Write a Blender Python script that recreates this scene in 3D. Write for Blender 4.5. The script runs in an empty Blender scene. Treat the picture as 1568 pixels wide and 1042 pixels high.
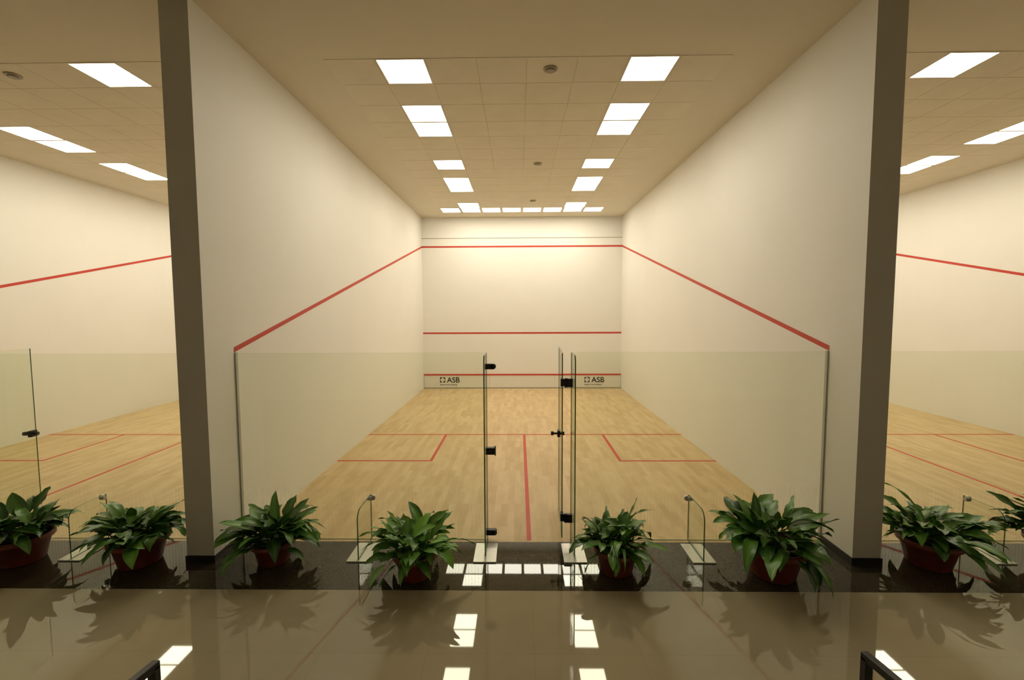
import bpy, bmesh, math, random
from mathutils import Vector, Matrix
scene = bpy.context.scene
try:
    scene.view_settings.view_transform = 'Standard'
    scene.view_settings.look = 'None'
except Exception:
    pass

# ------------------------------------------------------------ dimensions
W = 3.2; YG = 4.88; YF = 14.63; HC = 5.5; T = 0.28; YE = 4.40
PITCH = 2*W + T
CENTERS = [-PITCH, 0.0, PITCH]
YB = -3.0
GT = 2.09
CAMX, CAMH = -0.11, 2.55

# ------------------------------------------------------------ materials
def new_mat(name):
    m = bpy.data.materials.new(name); m.use_nodes = True
    return m, m.node_tree.nodes, m.node_tree.links, m.node_tree.nodes['Principled BSDF']

def simple(name, col, rough=0.5, metal=0.0, noise=0.0, nscale=8.0, bump=0.0, spec=0.5):
    m, N, L, b = new_mat(name)
    b.inputs['Roughness'].default_value = rough
    b.inputs['Metallic'].default_value = metal
    b.inputs['Specular IOR Level'].default_value = spec
    tc = N.new('ShaderNodeTexCoord')
    nz = N.new('ShaderNodeTexNoise'); nz.inputs['Scale'].default_value = nscale
    nz.inputs['Detail'].default_value = 4
    L.new(tc.outputs['Object'], nz.inputs['Vector'])
    r = N.new('ShaderNodeValToRGB')
    r.color_ramp.elements[0].position = 0.3; r.color_ramp.elements[1].position = 0.7
    r.color_ramp.elements[0].color = (*[c*(1-noise) for c in col], 1)
    r.color_ramp.elements[1].color = (*[min(1, c*(1+noise)) for c in col], 1)
    L.new(nz.outputs['Fac'], r.inputs['Fac']); L.new(r.outputs['Color'], b.inputs['Base Color'])
    if bump > 0:
        bp = N.new('ShaderNodeBump'); bp.inputs['Strength'].default_value = bump
        bp.inputs['Distance'].default_value = 0.01
        n2 = N.new('ShaderNodeTexNoise'); n2.inputs['Scale'].default_value = nscale*12
        L.new(tc.outputs['Object'], n2.inputs['Vector'])
        L.new(n2.outputs['Fac'], bp.inputs['Height']); L.new(bp.outputs['Normal'], b.inputs['Normal'])
    return m

M_wall = simple('court_wall_plaster', (0.83, 0.81, 0.75), 0.55, noise=0.012, nscale=1.2, bump=0.03)
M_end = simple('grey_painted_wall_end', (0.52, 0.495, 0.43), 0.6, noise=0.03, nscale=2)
M_back = simple('corridor_wall_paint', (0.70, 0.67, 0.60), 0.6, noise=0.03, nscale=2)
M_ceil = simple('ceiling_paint', (0.71, 0.65, 0.52), 0.9, noise=0.01, nscale=1)
M_tile = simple('ceiling_tile_board', (0.73, 0.67, 0.535), 0.95, noise=0.03, nscale=3, bump=0.05)
M_red = simple('red_line_paint', (0.56, 0.050, 0.028), 0.5, noise=0.05)
M_black = simple('black_skirting', (0.018, 0.016, 0.013), 0.3)
M_blackmetal = simple('black_metal', (0.012, 0.012, 0.012), 0.35, metal=0.3)
M_steel = simple('brushed_steel', (0.62, 0.61, 0.56), 0.35, metal=0.6, noise=0.05, nscale=30)
M_alu = simple('aluminium_channel', (0.45, 0.46, 0.42), 0.4, metal=0.2)
M_tin = simple('tin_board_paint', (0.78, 0.75, 0.66), 0.5, noise=0.01)
M_greyline = simple('grey_trim', (0.35, 0.33, 0.27), 0.5)
M_edge = simple('glass_edge_green', (0.055, 0.15, 0.055), 0.15, noise=0.1)
M_det = simple('detector_plastic', (0.36, 0.31, 0.23), 0.5)
M_soil = simple('potting_soil', (0.02, 0.013, 0.008), 0.95, noise=0.3, nscale=40, bump=0.5)
M_pot = simple('terracotta_pot', (0.20, 0.045, 0.024), 0.38, noise=0.2, nscale=10, bump=0.05)

# frosted print on glass
M_stripe = bpy.data.materials.new('frosted_line_print'); M_stripe.use_nodes = True
N = M_stripe.node_tree.nodes; L = M_stripe.node_tree.links
N.clear()
o = N.new('ShaderNodeOutputMaterial'); m1 = N.new('ShaderNodeMixShader'); m2 = N.new('ShaderNodeMixShader')
d_ = N.new('ShaderNodeBsdfDiffuse'); d_.inputs['Color'].default_value = (0.85, 0.84, 0.75, 1)
t_ = N.new('ShaderNodeBsdfTranslucent'); t_.inputs['Color'].default_value = (0.9, 0.9, 0.82, 1)
p_ = N.new('ShaderNodeBsdfTransparent')
m1.inputs['Fac'].default_value = 0.6; m2.inputs['Fac'].default_value = 0.55
L.new(d_.outputs[0], m1.inputs[1]); L.new(t_.outputs[0], m1.inputs[2])
L.new(m1.outputs[0], m2.inputs[1]); L.new(p_.outputs[0], m2.inputs[2]); L.new(m2.outputs[0], o.inputs['Surface'])

# glass
M_glass = bpy.data.materials.new('clear_glass'); M_glass.use_nodes = True
N = M_glass.node_tree.nodes; L = M_glass.node_tree.links
N.clear()
o = N.new('ShaderNodeOutputMaterial'); mx = N.new('ShaderNodeMixShader')
tr = N.new('ShaderNodeBsdfTransparent'); tr.inputs['Color'].default_value = (0.965, 0.982, 0.938, 1)
gl = N.new('ShaderNodeBsdfGlossy'); gl.inputs['Roughness'].default_value = 0.01
lw = N.new('ShaderNodeLayerWeight'); lw.inputs['Blend'].default_value = 0.5
pw = N.new('ShaderNodeMath'); pw.operation = 'POWER'; pw.inputs[1].default_value = 4
ml = N.new('ShaderNodeMath'); ml.operation = 'MULTIPLY_ADD'; ml.inputs[1].default_value = 0.5; ml.inputs[2].default_value = 0.025
L.new(lw.outputs['Facing'], pw.inputs[0]); L.new(pw.outputs[0], ml.inputs[0])
L.new(ml.outputs[0], mx.inputs['Fac']); L.new(tr.outputs[0], mx.inputs[1]); L.new(gl.outputs[0], mx.inputs[2])
L.new(mx.outputs[0], o.inputs['Surface'])

def lamp_mat(name, col, st):
    m = bpy.data.materials.new(name); m.use_nodes = True
    N = m.node_tree.nodes; L = m.node_tree.links
    N.clear()
    o = N.new('ShaderNodeOutputMaterial'); em = N.new('ShaderNodeEmission')
    em.inputs['Color'].default_value = (*col, 1); em.inputs['Strength'].default_value = st
    L.new(em.outputs[0], o.inputs['Surface'])
    return m
M_light = lamp_mat('lamp_diffuser', (1.0, 0.922, 0.745), 15.0)
M_lightn = lamp_mat('near_lamp_diffuser', (1.0, 0.922, 0.745), 10.0)
M_lightf = lamp_mat('front_lamp_diffuser', (1.0, 0.927, 0.755), 11.5)
M_fill = lamp_mat('corridor_fill_emitter', (1.0, 0.90, 0.72), 2.4)  # weak glow for the added corridor fill panels

# maple floor
M_wood, N, L, b = new_mat('maple_strip_floor')
tc = N.new('ShaderNodeTexCoord'); mp = N.new('ShaderNodeMapping')
mp.inputs['Rotation'].default_value = (0, 0, math.pi/2)
L.new(tc.outputs['Object'], mp.inputs['Vector'])
br = N.new('ShaderNodeTexBrick')
br.inputs['Scale'].default_value = 1.0; br.inputs['Brick Width'].default_value = 0.62
br.inputs['Row Height'].default_value = 0.085; br.inputs['Mortar Size'].default_value = 0.0006
br.inputs['Mortar Smooth'].default_value = 0.2; br.inputs['Bias'].default_value = -0.15
br.offset = 0.37; br.offset_frequency = 2
br.inputs['Color1'].default_value = (0.67, 0.510, 0.285, 1)
br.inputs['Color2'].default_value = (0.56, 0.400, 0.202, 1)
br.inputs['Mortar'].default_value = (0.50, 0.35, 0.17, 1)
L.new(mp.outputs[0], br.inputs['Vector'])
mp2 = N.new('ShaderNodeMapping'); mp2.inputs['Scale'].default_value = (7, 2.2, 1)
L.new(tc.outputs['Object'], mp2.inputs['Vector'])
nz = N.new('ShaderNodeTexNoise'); nz.inputs['Scale'].default_value = 1.1; nz.inputs['Detail'].default_value = 5
L.new(mp2.outputs[0], nz.inputs['Vector'])
mm = N.new('ShaderNodeMix'); mm.data_type = 'RGBA'; mm.blend_type = 'MULTIPLY'
rr = N.new('ShaderNodeValToRGB')
rr.color_ramp.elements[0].position = 0.3; rr.color_ramp.elements[1].position = 0.7
rr.color_ramp.elements[0].color = (0.91, 0.88, 0.83, 1); rr.color_ramp.elements[1].color = (1.05, 1.05, 1.05, 1)
L.new(nz.outputs['Fac'], rr.inputs['Fac'])
mm.inputs['Factor'].default_value = 1.0
L.new(br.outputs['Color'], mm.inputs['A']); L.new(rr.outputs['Color'], mm.inputs['B'])
L.new(mm.outputs['Result'], b.inputs['Base Color'])
b.inputs['Roughness'].default_value = 0.45
b.inputs['Specular IOR Level'].default_value = 0.3

# granite
M_gran, N, L, b = new_mat('polished_dark_granite')
tc = N.new('ShaderNodeTexCoord'); v = N.new('ShaderNodeTexNoise'); v.inputs['Scale'].default_value = 90
v.inputs['Detail'].default_value = 6; v.inputs['Roughness'].default_value = 0.7
L.new(tc.outputs['Object'], v.inputs['Vector'])
r = N.new('ShaderNodeValToRGB')
r.color_ramp.elements[0].color = (0.028, 0.023, 0.013, 1); r.color_ramp.elements[1].color = (0.068, 0.055, 0.031, 1)
r.color_ramp.elements[0].position = 0.4; r.color_ramp.elements[1].position = 0.65
L.new(v.outputs['Fac'], r.inputs['Fac']); L.new(r.outputs['Color'], b.inputs['Base Color'])
b.inputs['Roughness'].default_value = 0.02
b.inputs['IOR'].default_value = 1.45

# corridor tile
M_ftile, N, L, b = new_mat('polished_beige_floor_tile')
tc = N.new('ShaderNodeTexCoord')
br = N.new('ShaderNodeTexBrick'); br.offset = 0.0
br.inputs['Scale'].default_value = 1.0; br.inputs['Brick Width'].default_value = 0.8
br.inputs['Row Height'].default_value = 0.8; br.inputs['Mortar Size'].default_value = 0.0015
br.inputs['Color1'].default_value = (0.37, 0.315, 0.205, 1)
br.inputs['Color2'].default_value = (0.355, 0.30, 0.195, 1)
br.inputs['Mortar'].default_value = (0.29, 0.245, 0.155, 1)
L.new(tc.outputs['Object'], br.inputs['Vector'])
nz = N.new('ShaderNodeTexNoise'); nz.inputs['Scale'].default_value = 5; nz.inputs['Detail'].default_value = 6
L.new(tc.outputs['Object'], nz.inputs['Vector'])
mm = N.new('ShaderNodeMix'); mm.data_type = 'RGBA'; mm.blend_type = 'MULTIPLY'; mm.inputs['Factor'].default_value = 1
rr = N.new('ShaderNodeValToRGB')
rr.color_ramp.elements[0].color = (0.94, 0.94, 0.94, 1); rr.color_ramp.elements[1].color = (1.04, 1.04, 1.04, 1)
L.new(nz.outputs['Fac'], rr.inputs['Fac'])
L.new(br.outputs['Color'], mm.inputs['A']); L.new(rr.outputs['Color'], mm.inputs['B'])
L.new(mm.outputs['Result'], b.inputs['Base Color'])
b.inputs['Roughness'].default_value = 0.025
b.inputs['IOR'].default_value = 1.6

# leaf
def leaf_mat(name, dark, light):
    m, N, L, b = new_mat(name)
    at = N.new('ShaderNodeAttribute'); at.attribute_name = 'tone'
    r = N.new('ShaderNodeValToRGB')
    r.color_ramp.elements[0].color = (*dark, 1); r.color_ramp.elements[1].color = (*light, 1)
    L.new(at.outputs['Fac'], r.inputs['Fac']); L.new(r.outputs['Color'], b.inputs['Base Color'])
    b.inputs['Roughness'].default_value = 0.30
    return m
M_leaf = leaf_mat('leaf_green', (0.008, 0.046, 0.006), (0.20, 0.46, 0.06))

# ------------------------------------------------------------ mesh helpers
def add_box(bm, x0, x1, y0, y1, z0, z1, mi=0):
    vs = [bm.verts.new((x, y, z)) for x in (x0, x1) for y in (y0, y1) for z in (z0, z1)]
    idx = [(0,1,3,2),(4,6,7,5),(0,4,5,1),(2,3,7,6),(0,2,6,4),(1,5,7,3)]
    out = []
    for f in idx:
        fc = bm.faces.new([vs[i] for i in f]); fc.material_index = mi; out.append(fc)
    return out   # -x,+x,-y,+y,-z,+z

def finish(bm, name, mats, parent=None, smooth=False, bevel=0.0):
    bmesh.ops.recalc_face_normals(bm, faces=bm.faces)
    me = bpy.data.meshes.new(name)
    bm.to_mesh(me); bm.free()
    for m in mats: me.materials.append(m)
    ob = bpy.data.objects.new(name, me)
    scene.collection.objects.link(ob)
    if smooth:
        for p in me.polygons: p.use_smooth = True
    if bevel > 0:
        md = ob.modifiers.new('bevel', 'BEVEL'); md.width = bevel; md.segments = 2; md.limit_method = 'ANGLE'
    if parent is not None: ob.parent = parent
    return ob

def box(name, x0, x1, y0, y1, z0, z1, mat, parent=None, bevel=0.0):
    bm = bmesh.new(); add_box(bm, x0, x1, y0, y1, z0, z1)
    return finish(bm, name, [mat], parent, bevel=bevel)

def empty(name, loc=(0, 0, 0)):
    e = bpy.data.objects.new(name, None); e.empty_display_size = 0.2
    scene.collection.objects.link(e)
    return e

XO = PITCH + W          # outer inner-face
# ------------------------------------------------------------ shell
box('floor', -XO-0.3, XO+0.3, 4.83, YF+0.3, -0.12, 0, M_wood)
box('floor_granite', -XO-0.3, XO+0.3, 3.96, 4.83, -0.12, 0, M_gran)
box('floor_tile', -XO-0.3, XO+0.3, YB-0.3, 3.96, -0.12, 0, M_ftile)
box('ceiling', -XO-0.3, XO+0.3, YB-0.3, YF+0.3, HC, HC+0.12, M_ceil)
box('wall_front', -XO-0.3, XO+0.3, YF, YF+0.3, 0, HC, M_wall)
box('wall_back', -XO-0.3, XO+0.3, YB-0.3, YB, 0, HC, M_back)
box('wall_outer_left', -XO-0.3, -XO, YB, YF, 0, HC, M_wall)
box('wall_outer_right', XO, XO+0.3, YB, YF, 0, HC, M_wall)
for side, nm in ((-1, 'wall_left'), (1, 'wall_right')):
    a, c = sorted((side*W, side*(W+T)))
    bm = bmesh.new()
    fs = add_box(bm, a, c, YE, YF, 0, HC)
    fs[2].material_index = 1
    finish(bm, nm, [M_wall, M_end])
    bm = bmesh.new()
    t = 0.012
    add_box(bm, a-t, c+t, YE-t, YE, 0, 0.075)
    add_box(bm, a-t, a, YE, YG-0.03, 0, 0.075)
    add_box(bm, c, c+t, YE, YG-0.03, 0, 0.075)
    finish(bm, 'baseboard_left' if side < 0 else 'baseboard_right', [M_black])

# ------------------------------------------------------------ court contents
def slope_line(bm, xw, sgn):
    w = 0.055; y0, z0, y1, z1 = YG-0.02, 2.13, YF, 4.57
    xa, xb = xw, xw+sgn*0.003
    vs = [bm.verts.new(p) for p in [(xa,y0,z0-w/2),(xa,y1,z1-w/2),(xa,y1,z1+w/2),(xa,y0,z0+w/2),
                                    (xb,y0,z0-w/2),(xb,y1,z1-w/2),(xb,y1,z1+w/2),(xb,y0,z0+w/2)]]
    for f in [(0,1,2,3),(7,6,5,4),(0,4,5,1),(1,5,6,2),(2,6,7,3),(3,7,4,0)]:
        bm.faces.new([vs[i] for i in f])

def poly_prism_x(bm, pts, x0, x1, edge_mi=1):
    A = [bm.verts.new((x0, y, z)) for y, z in pts]; B = [bm.verts.new((x1, y, z)) for y, z in pts]
    bm.faces.new(A).material_index = 0; bm.faces.new(list(reversed(B))).material_index = 0
    n = len(pts)
    for i in range(n):
        f = bm.faces.new([A[i], A[(i+1) % n], B[(i+1) % n], B[i]]); f.material_index = edge_mi

def add_cyl(bm, c, axis, r, h, seg=20, mi=0):
    q = Vector((0, 0, 1)).rotation_difference(Vector(axis)).to_matrix().to_4x4()
    mat = Matrix.Translation(c) @ q
    res = bmesh.ops.create_cone(bm, cap_ends=True, segments=seg, radius1=r, radius2=r, depth=h, matrix=mat)
    fs = set(f for v in res['verts'] for f in v.link_faces)
    for f in fs: f.material_index = mi

def glass_panel(name, x0, x1, y0, y1, z0, z1, thin, parent):
    bm = bmesh.new(); fs = add_box(bm, x0, x1, y0, y1, z0, z1)
    for i, f in enumerate(fs):
        if (thin == 'y' and i not in (2, 3)) or (thin == 'x' and i not in (0, 1)): f.material_index = 1
    return finish(bm, name, [M_glass, M_edge], parent)

def lamp_mesh(cells_xy, mats, fr=0.024):
    bm = bmesh.new()
    for xa, ya in cells_xy:
        add_box(bm, xa+fr, xa+0.6-fr, ya+fr, ya+0.6-fr, HC-0.004, HC, 0)
        add_box(bm, xa, xa+0.6, ya, ya+fr-0.001, HC-0.006, HC, 1)
        add_box(bm, xa, xa+0.6, ya+0.601-fr, ya+0.6, HC-0.006, HC, 1)
        add_box(bm, xa, xa+fr-0.001, ya+fr-0.001, ya+0.601-fr, HC-0.006, HC, 1)
        add_box(bm, xa+0.601-fr, xa+0.6, ya+fr-0.001, ya+0.601-fr, HC-0.006, HC, 1)
    finish(bm, 'ceiling_light', mats)

MAIN_ROWS = [(5.5, 1), (6.7, 2), (9.1, 1), (10.3, 2), (12.7, 1)]
SIDE_ROWS = [(5.5, 1), (7.3, 2), (9.1, 2), (10.9, 2)]

for ci, cx in enumerate(CENTERS):
    main = (ci == 1)
    xl, xr = cx-W, cx+W
    # ---- red lines on floor and walls
    bm = bmesh.new()
    h = 0.0015
    ys = YG+4.26
    add_box(bm, xl, xr, ys-0.025, ys+0.025, 0, h)
    add_box(bm, cx-0.025, cx+0.025, 4.86, ys-0.025, 0, h)
    for s in (-1, 1):
        xi = cx+s*1.6
        add_box(bm, xi-0.025, xi+0.025, ys-1.65, ys-0.025, 0, h)
        a, c = sorted((xi+s*0.025, cx+s*W))
        add_box(bm, a, c, ys-1.65, ys-1.60, 0, h)
    finish(bm, 'floor_court_lines', [M_red])
    bm = bmesh.new()
    slope_line(bm, xl, 1); slope_line(bm, xr, -1)
    add_box(bm, xl, xr, YF-0.003, YF, 4.545, 4.598)
    add_box(bm, xl, xr, YF-0.003, YF, 1.78, 1.833)
    finish(bm, 'wall_court_lines', [M_red])
    box('trim_%d' % (ci+1), xl, xr, YF-0.006, YF, 4.83, 4.85, M_greyline)
    # ---- tin
    e = empty('squash_tin')
    YT = YF-0.004
    bm = bmesh.new()
    for k in range(6):
        wk = (6.4-0.02)/6
        s0 = xl+0.01+k*wk; add_box(bm, s0+0.003, s0+wk-0.003, YT-0.025, YT, 0.035, 0.43)
    finish(bm, 'tin_panels', [M_tin], e)
    box('tin_base_gap', xl+0.01, xr-0.01, YT-0.02, YT, 0.0, 0.035, M_greyline, e)
    box('tin_top_strip', xl+0.01, xr-0.01, YT-0.035, YT, 0.43, 0.475, M_red, e)
    for lx in (-2.35, 2.34):
        bm = bmesh.new()
        x0 = cx+lx-0.32; z0 = 0.20; s = 0.17; yb = YT-0.030
        for (u, w_) in ((0, 0), (1, 0), (0, 1), (1, 1)):
            ux = x0+u*(s*0.56); uz = z0+w_*(s*0.56); q = s*0.44
            tt = 0.022
            add_box(bm, ux, ux+q, yb, yb+0.004, uz if w_ == 0 else uz+q-tt, (uz+tt) if w_ == 0 else uz+q)
            add_box(bm, ux if u == 0 else ux+q-tt, ux+tt if u == 0 else ux+q, yb, yb+0.004, uz, uz+q)
            add_box(bm, ux+q*0.35, ux+q*0.65, yb, yb+0.004, uz+q*0.35, uz+q*0.65)
        finish(bm, 'logo_mark', [M_black], e)
        for txt, sz, ox, oz in (('ASB', 0.245, -0.09, 0.20), ('Squash Court Systems', 0.062, -0.32, 0.11)):
            cu = bpy.data.curves.new('logo_text', 'FONT'); cu.body = txt; cu.size = sz; cu.extrude = 0.002
            cu.offset = 0.004 if sz > 0.1 else 0.0
            cu.materials.append(M_black)
            ob = bpy.data.objects.new('logo_text', cu); scene.collection.objects.link(ob)
            ob.rotation_euler = (math.pi/2, 0, 0); ob.location = (cx+lx+ox, YT-0.029, oz); ob.parent = e
    # ---- ceiling lights
    cells = set()
    rows = MAIN_ROWS if main else SIDE_ROWS
    def lamp(ix0, ix1, y0, ny, front=False):
        L_ = []
        for ix in range(ix0, ix1):
            for k in range(ny):
                xa = cx+ix*0.6; ya = y0+k*0.6
                cells.add((ix, round((ya-5.5)/0.6))); L_.append((xa, ya))
        lamp_mesh(L_, [M_lightf if front else (M_lightn if y0 < 6 else M_light), M_tile], 0.042 if front else 0.024)
    for y0, ny in rows:
        lamp(-3, -2, y0, ny); lamp(2, 3, y0, ny)
    lamp(-4, 4, 13.3, 1, True)
    bm = bmesh.new()
    for ix in range(-4, 4):
        for iy in range(0, 15):
            if (ix, iy) in cells: continue
            xa = cx+ix*0.6; ya = 5.5+iy*0.6; g = 0.004
            add_box(bm, xa+g, xa+0.6-g, ya+g, ya+0.6-g, HC-0.0045, HC, 0)
    finish(bm, 'ceiling_tiles', [M_tile])
    for dy in (5.76, 9.35, 12.45):
        bm = bmesh.new()
        add_cyl(bm, (cx+0.29, dy, HC-0.0045-0.008), (0, 0, 1), 0.085, 0.016, 32)
        add_cyl(bm, (cx+0.29, dy, HC-0.012-0.016), (0, 0, 1), 0.055, 0.022, 32)
        finish(bm, 'smoke_detector', [M_det], bevel=0.004)
    # ---- glass back wall
    gw = empty('glass_back_wall')
    D = 0.46
    glass_panel('pane_left', xl+0.004, cx-D+0.01, YG-0.006, YG+0.006, 0.004, GT, 'y', gw)
    glass_panel('pane_right', cx+D+0.006, xr-0.004, YG-0.006, YG+0.006, 0.004, GT, 'y', gw)
    for s in (-1, 1):
        xw = cx+s*W; a, c = sorted((xw, xw-s*0.014))
        box('wall_channel', a, c, YG-0.018, YG+0.018, 0, GT+0.01, M_alu, gw)
    bm = bmesh.new()
    x = xl+0.04
    while x < xr-0.04:
        if abs(x-cx) > D+0.02:
            vs = [bm.verts.new(p) for p in ((x-0.0015, YG-0.0075, 0.03), (x+0.0015, YG-0.0075, 0.03), (x+0.0015, YG-0.0075, 0.60), (x-0.0015, YG-0.0075, 0.60))]
            bm.faces.new(vs)
        x += 0.036
    finish(bm, 'pane_line_print', [M_stripe], gw)
    for s in (-1, 1):
        fx = cx+s*D
        bm = bmesh.new()
        pts = [(YG-0.012, 0.012), (YG-0.36, 0.012), (YG-0.36, GT-0.06), (YG-0.33, GT-0.01), (YG-0.30, GT), (YG-0.012, GT)]
        poly_prism_x(bm, pts, fx-0.006, fx+0.006)
        finish(bm, 'tall_fin', [M_glass, M_edge], gw)
    lfx = 1.75 if main else 1.96
    for s in (-1, 1):
        fx = cx+s*lfx
        pts = [(YG-0.012, 0.012), (YG-0.44, 0.012), (YG-0.44, 0.42)]
        for k in range(1, 7):
            a = math.radians(90*k/6)
            pts.append((YG-0.44+0.10*(1-math.cos(a)), 0.42+0.10*math.sin(a)))
        pts.append((YG-0.012, 0.52))
        bm = bmesh.new(); poly_prism_x(bm, pts, fx-0.006, fx+0.006)
        finish(bm, 'low_fin', [M_glass, M_edge], gw)
        bm = bmesh.new()
        add_cyl(bm, (fx-s*0.03, YG-0.025, 0.49), (0, 1, 0), 0.028, 0.03)
        add_cyl(bm, (fx, YG-0.05, 0.49), (1, 0, 0), 0.022, 0.05)
        finish(bm, 'fin_fitting', [M_steel], gw)
    for fx in (cx-lfx, cx-D, cx+D, cx+lfx):
        bm = bmesh.new()
        add_box(bm, fx-0.115, fx-0.012, YG-0.47, YG-0.10, 0, 0.012, 0)
        add_box(bm, fx+0.012, fx+0.115, YG-0.47, YG-0.10, 0, 0.012, 0)
        add_box(bm, fx-0.012, fx+0.012, YG-0.47, YG-0.10, 0, 0.010, 1)
        finish(bm, 'floor_plate', [M_steel, M_alu], gw)
    fx = cx-D
    for hz in (1.94, 0.09):
        bm = bmesh.new()
        add_box(bm, fx-0.012, fx+0.075, YG-0.03, YG+0.03, hz-0.03, hz+0.03)
        add_cyl(bm, (fx+0.075, YG, hz), (0, 1, 0), 0.03, 0.06, 24)
        finish(bm, 'patch_fitting', [M_blackmetal], gw, bevel=0.004)
    bm = bmesh.new()
    add_box(bm, fx-0.010, fx+0.085, YG-0.03, YG+0.03, 0.97, 1.045)
    add_box(bm, fx+0.085, fx+0.097, YG-0.02, YG+0.02, 0.955, 1.06)
    add_cyl(bm, (fx+0.035, YG-0.035, 1.008), (0, 1, 0), 0.018, 0.03, 20)
    finish(bm, 'lock_keep', [M_blackmetal], gw, bevel=0.003)
    # ---- door, standing open into the court
    de = empty('glass_door')
    dl = 0.84
    glass_panel('door_leaf', -0.006, 0.006, 0.0, dl, 0.02, GT-0.01, 'x', de)
    for hz in (1.76, 0.25):
        bm = bmesh.new()
        add_box(bm, -0.018, 0.018, -0.012, 0.065, hz-0.042, hz+0.042)
        add_cyl(bm, (0.040, -0.012, hz), (0, 0, 1), 0.017, 0.10, 20)
        add_box(bm, 0.018, 0.090, -0.024, 0.002, hz-0.040, hz+0.040)
        add_box(bm, 0.052, 0.110, -0.034, 0.012, hz-0.046, hz+0.046)
        finish(bm, 'hinge', [M_blackmetal], de, bevel=0.003)
    bm = bmesh.new()
    add_box(bm, -0.022, 0.022, dl-0.09, dl-0.005, 0.94, 1.02)
    add_cyl(bm, (-0.045, dl-0.05, 0.98), (1, 0, 0), 0.012, 0.06, 16)
    add_cyl(bm, (-0.085, dl-0.05, 0.98), (1, 0, 0), 0.026, 0.035, 24)
    add_cyl(bm, (0.045, dl-0.05, 0.98), (1, 0, 0), 0.024, 0.045, 24)
    finish(bm, 'door_handle', [M_blackmetal], de, bevel=0.002)
    de.location = (cx+0.365, YG+0.012, 0); de.rotation_euler = (0, 0, math.radians(-2.6 if main else 6))

# fill panels added out of view over the viewing area, to brighten the corridor
for lx in (-4.8, -1.8, 1.2, 4.2):
    lamp_mesh([(lx, 0.2), (lx, -1.6)], [M_fill, M_tile])

# ------------------------------------------------------------ potted plants
def lathe(bm, prof, mi, seg=36):
    rings = []
    for r, z in prof:
        rings.append([bm.verts.new((r*math.cos(2*math.pi*i/seg), r*math.sin(2*math.pi*i/seg), z)) for i in range(seg)])
    for a, b_ in zip(rings, rings[1:]):
        for i in range(seg):
            f = bm.faces.new([a[i], a[(i+1) % seg], b_[(i+1) % seg], b_[i]]); f.material_index = mi; f.smooth = True
    return rings

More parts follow.
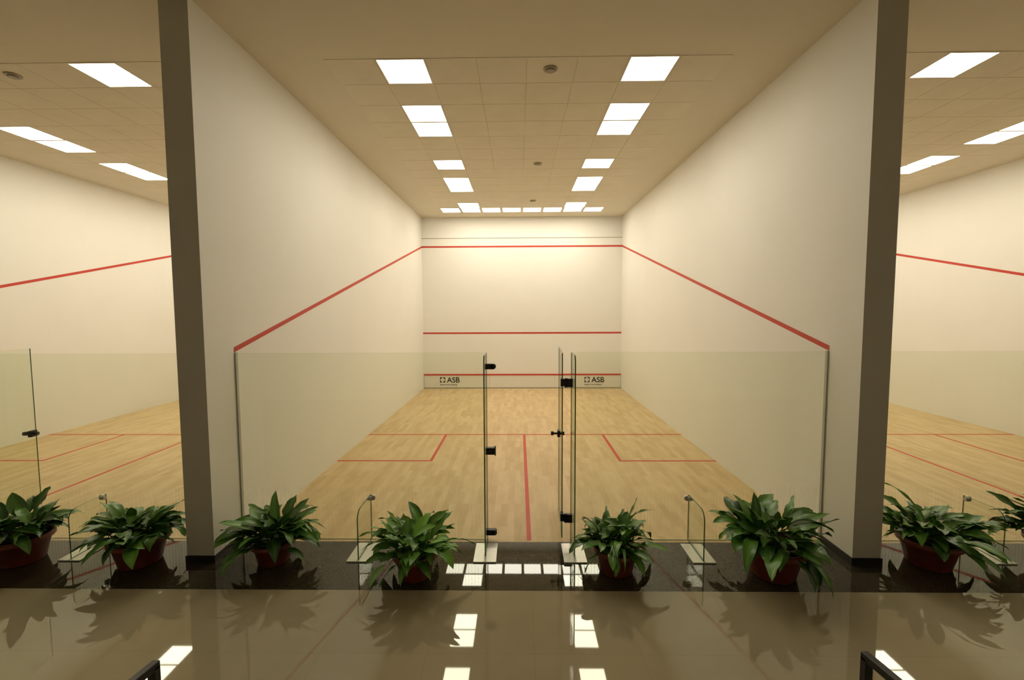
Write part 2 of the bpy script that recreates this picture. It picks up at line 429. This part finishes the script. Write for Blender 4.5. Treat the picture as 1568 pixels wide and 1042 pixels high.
def plant(x, y, seed, pr=0.20, ph=0.28, n=60, Lmax=0.55, wid=0.085, tone=0.2, bright_dir=None, thin=0.0, bounds=None, pet=0.42, crowns=4):
    rnd = random.Random(seed)
    bm = bmesh.new()
    tl = bm.verts.layers.float.new('tone')
    prof = [(0.001, 0.0), (pr*0.70, 0.0), (pr*0.73, 0.01), (pr*0.93, ph*0.80), (pr*1.03, ph*0.81), (pr*1.07, ph*0.84),
            (pr*1.07, ph*0.98), (pr*1.04, ph), (pr*0.96, ph), (pr*0.93, ph*0.97), (pr*0.90, ph*0.86)]
    lathe(bm, prof, 0)
    lathe(bm, [(pr*0.90, ph*0.88), (pr*0.5, ph*0.91), (0.001, ph*0.92)], 1)
    cr = []
    a0 = rnd.uniform(0, 6.28)
    for c in range(crowns):
        aa = a0+c*2*math.pi/crowns+rnd.uniform(-0.4, 0.4); rr = pr*rnd.uniform(0.35, 0.65)
        cr.append((math.cos(aa)*rr, math.sin(aa)*rr, aa, rnd.uniform(0.85, 1.12)))
    def path(az, e0, Ln, bend, curl, root):
        p = Vector((root[0], root[1], ph*0.88))
        pts = [p.copy()]; S = 14
        for k in range(S):
            t = (k+0.5)/S
            e = e0-bend*(t**1.5)
            a = az+curl*t
            p = p+Vector((math.cos(a)*math.cos(e), math.sin(a)*math.cos(e), math.sin(e)))*(Ln/S)
            pts.append(p.copy())
        return pts
    for i in range(n):
        c = cr[i % crowns]
        az = rnd.uniform(0, 2*math.pi)
        vx, vy = math.cos(az)+0.55*math.cos(c[2]), math.sin(az)+0.55*math.sin(c[2])
        az = math.atan2(vy, vx)
        root = (c[0]+rnd.uniform(-0.02, 0.02), c[1]+rnd.uniform(-0.02, 0.02))
        e0 = math.radians(rnd.triangular(15, 86, 56))
        Ln = Lmax*c[3]*rnd.uniform(0.50, 1.0)*(0.70+0.30*math.cos(e0*0.9))
        bend = math.radians(rnd.uniform(30, 115))
        curl = rnd.uniform(-0.8, 0.8)
        isthin = rnd.random() < thin
        wd = wid*rnd.uniform(0.65, 1.2)*(0.28 if isthin else 1)
        if isthin: Ln *= 1.35; bend *= 1.1
        for _ in range(40):
            pts = path(az, e0, Ln, bend, curl, root)
            ok = True
            if bounds:
                for q in pts[4:]:
                    if not (bounds[0]+wd*0.5 < x+q.x < bounds[1]-wd*0.5 and y+q.y < bounds[2]-wd*0.5): ok = False; break
            if min(q.z for q in pts) < 0.05: ok = False; bend *= 0.93
            if ok: break
            Ln *= 0.96
            e0 = min(math.radians(86), e0+0.012)
        if Ln < 0.15: continue
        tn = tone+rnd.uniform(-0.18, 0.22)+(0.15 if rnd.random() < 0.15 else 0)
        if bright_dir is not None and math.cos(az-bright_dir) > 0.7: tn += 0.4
        S = len(pts)-1
        rows = []
        roll = rnd.uniform(-0.8, 0.8)
        pt_ = pet*rnd.uniform(0.8, 1.15) if not isthin else 0.1
        ws = rnd.uniform(0.003, 0.010)
        for k, p in enumerate(pts):
            t = k/S
            d = (pts[min(S, k+1)]-pts[max(0, k-1)]).normalized()
            side = d.cross(Vector((0, 0, 1)))
            if side.length < 1e-3: side = Vector((math.sin(az), -math.cos(az), 0))
            side.normalize()
            nrm = side.cross(d).normalized()
            rl = roll*max(0, (t-0.3))*1.3
            side = (side*math.cos(rl)+nrm*math.sin(rl)).normalized()
            nrm = side.cross(d).normalized()
            if t < pt_: w_ = 0.008
            else:
                s = (t-pt_)/(1-pt_)
                w_ = 0.008*(1-s)+wd*(max(0.0, math.sin(math.pi*min(1, s**0.72)))**0.8)
                if k == S: w_ = 0.0015
            wave = ws*math.sin(t*24+i)
            row = []
            for jj, (f, hh) in enumerate(((-0.5, 0.14), (-0.27, 0.09), (0, 0), (0.27, 0.09), (0.5, 0.14))):
                v = bm.verts.new(p+side*(f*w_)+nrm*(hh*w_+(wave*(1 if jj == 0 else -1) if jj in (0, 4) and t > pt_+0.08 and k < S else 0)))
                v[tl] = max(0, min(1, tn+(0.22 if jj == 2 else 0)+0.10*t))
                row.append(v)
            rows.append(row)
        for a, b_ in zip(rows, rows[1:]):
            for j in range(4):
                f = bm.faces.new([a[j], a[j+1], b_[j+1], b_[j]]); f.material_index = 2; f.smooth = True
    me = bpy.data.meshes.new('potted_plant')
    bm.to_mesh(me); bm.free()
    for m in (M_pot, M_soil, M_leaf): me.materials.append(m)
    ob = bpy.data.objects.new('potted_plant', me); ob.location = (x, y, 0)
    scene.collection.objects.link(ob)
    return ob

YL = YG-0.03
plant(-3.98, 4.42, 11, pr=0.25, ph=0.27, n=105, Lmax=0.68, wid=0.115, tone=0.16, bounds=(-4.78, -3.50, YL), crowns=5)
plant(-2.62, 4.45, 22, pr=0.20, ph=0.22, n=105, Lmax=0.64, wid=0.110, tone=0.14, bounds=(-3.18, -1.90, YL), crowns=5)
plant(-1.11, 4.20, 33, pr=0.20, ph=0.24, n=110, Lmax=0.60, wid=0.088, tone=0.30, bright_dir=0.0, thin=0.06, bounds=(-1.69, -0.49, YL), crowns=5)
plant(0.84, 4.30, 44, pr=0.21, ph=0.24, n=110, Lmax=0.58, wid=0.095, tone=0.24, thin=0.22, bounds=(0.20, 1.70, YL-0.02), crowns=5)
plant(2.34, 4.26, 55, pr=0.27, ph=0.30, n=105, Lmax=0.70, wid=0.125, tone=0.16, bounds=(1.80, 3.18, YL), crowns=5)
plant(3.98, 4.44, 66, pr=0.25, ph=0.27, n=110, Lmax=0.68, wid=0.105, tone=0.25, thin=0.06, bounds=(3.50, 4.70, YL), crowns=5)
plant(-5.22, 4.44, 77, pr=0.24, ph=0.27, n=100, Lmax=0.68, wid=0.120, tone=0.12, bounds=(-6.2, -4.76, YL))
plant(5.22, 4.40, 88, pr=0.24, ph=0.27, n=100, Lmax=0.74, wid=0.11, tone=0.14, bounds=(4.76, 6.2, YL))

# ------------------------------------------------------------ black handrails near the viewer
def handrail(x, y0, z0, y1, z1):
    bm = bmesh.new(); s = 0.017
    add_box(bm, x-s, x+s, y0-s, y0+s, 0, z0)
    add_box(bm, x-s, x+s, y1-s, y1+s, 0, z1)
    vs = []
    for (yy, zz) in ((y0+s, z0), (y1-s, z1)):
        vs.append([bm.verts.new((x+a*s, yy, zz+b_*s)) for a, b_ in ((-1, -1), (1, -1), (1, 1), (-1, 1))])
    bm.faces.new(vs[0]); bm.faces.new(list(reversed(vs[1])))
    for i in range(4): bm.faces.new([vs[0][i], vs[0][(i+1) % 4], vs[1][(i+1) % 4], vs[1][i]])
    add_box(bm, x-s*0.7, x+s*0.7, y1+s, y0-s, 0.45, 0.475)
    finish(bm, 'handrail', [M_blackmetal], bevel=0.003)
handrail(1.435, 1.94, 1.0, 0.6, 1.16)
handrail(-1.71, 1.86, 1.0, 0.6, 1.16)

# ------------------------------------------------------------ world + camera
w = bpy.data.worlds.new('world'); scene.world = w; w.use_nodes = True
w.node_tree.nodes['Background'].inputs['Color'].default_value = (0.02, 0.018, 0.015, 1)
w.node_tree.nodes['Background'].inputs['Strength'].default_value = 0.5

cam = bpy.data.cameras.new('camera'); co = bpy.data.objects.new('camera', cam)
scene.collection.objects.link(co)
cam.sensor_width = 36; cam.sensor_fit = 'HORIZONTAL'; cam.lens = 36*694/1568
cam.clip_start = 0.05
R = Matrix.Rotation(math.radians(0.826), 4, 'Z') @ Matrix.Rotation(math.radians(90-3.8), 4, 'X') @ Matrix.Rotation(math.radians(-0.24), 4, 'Z')
co.matrix_world = Matrix.Translation((CAMX, 0, CAMH)) @ R
scene.camera = co
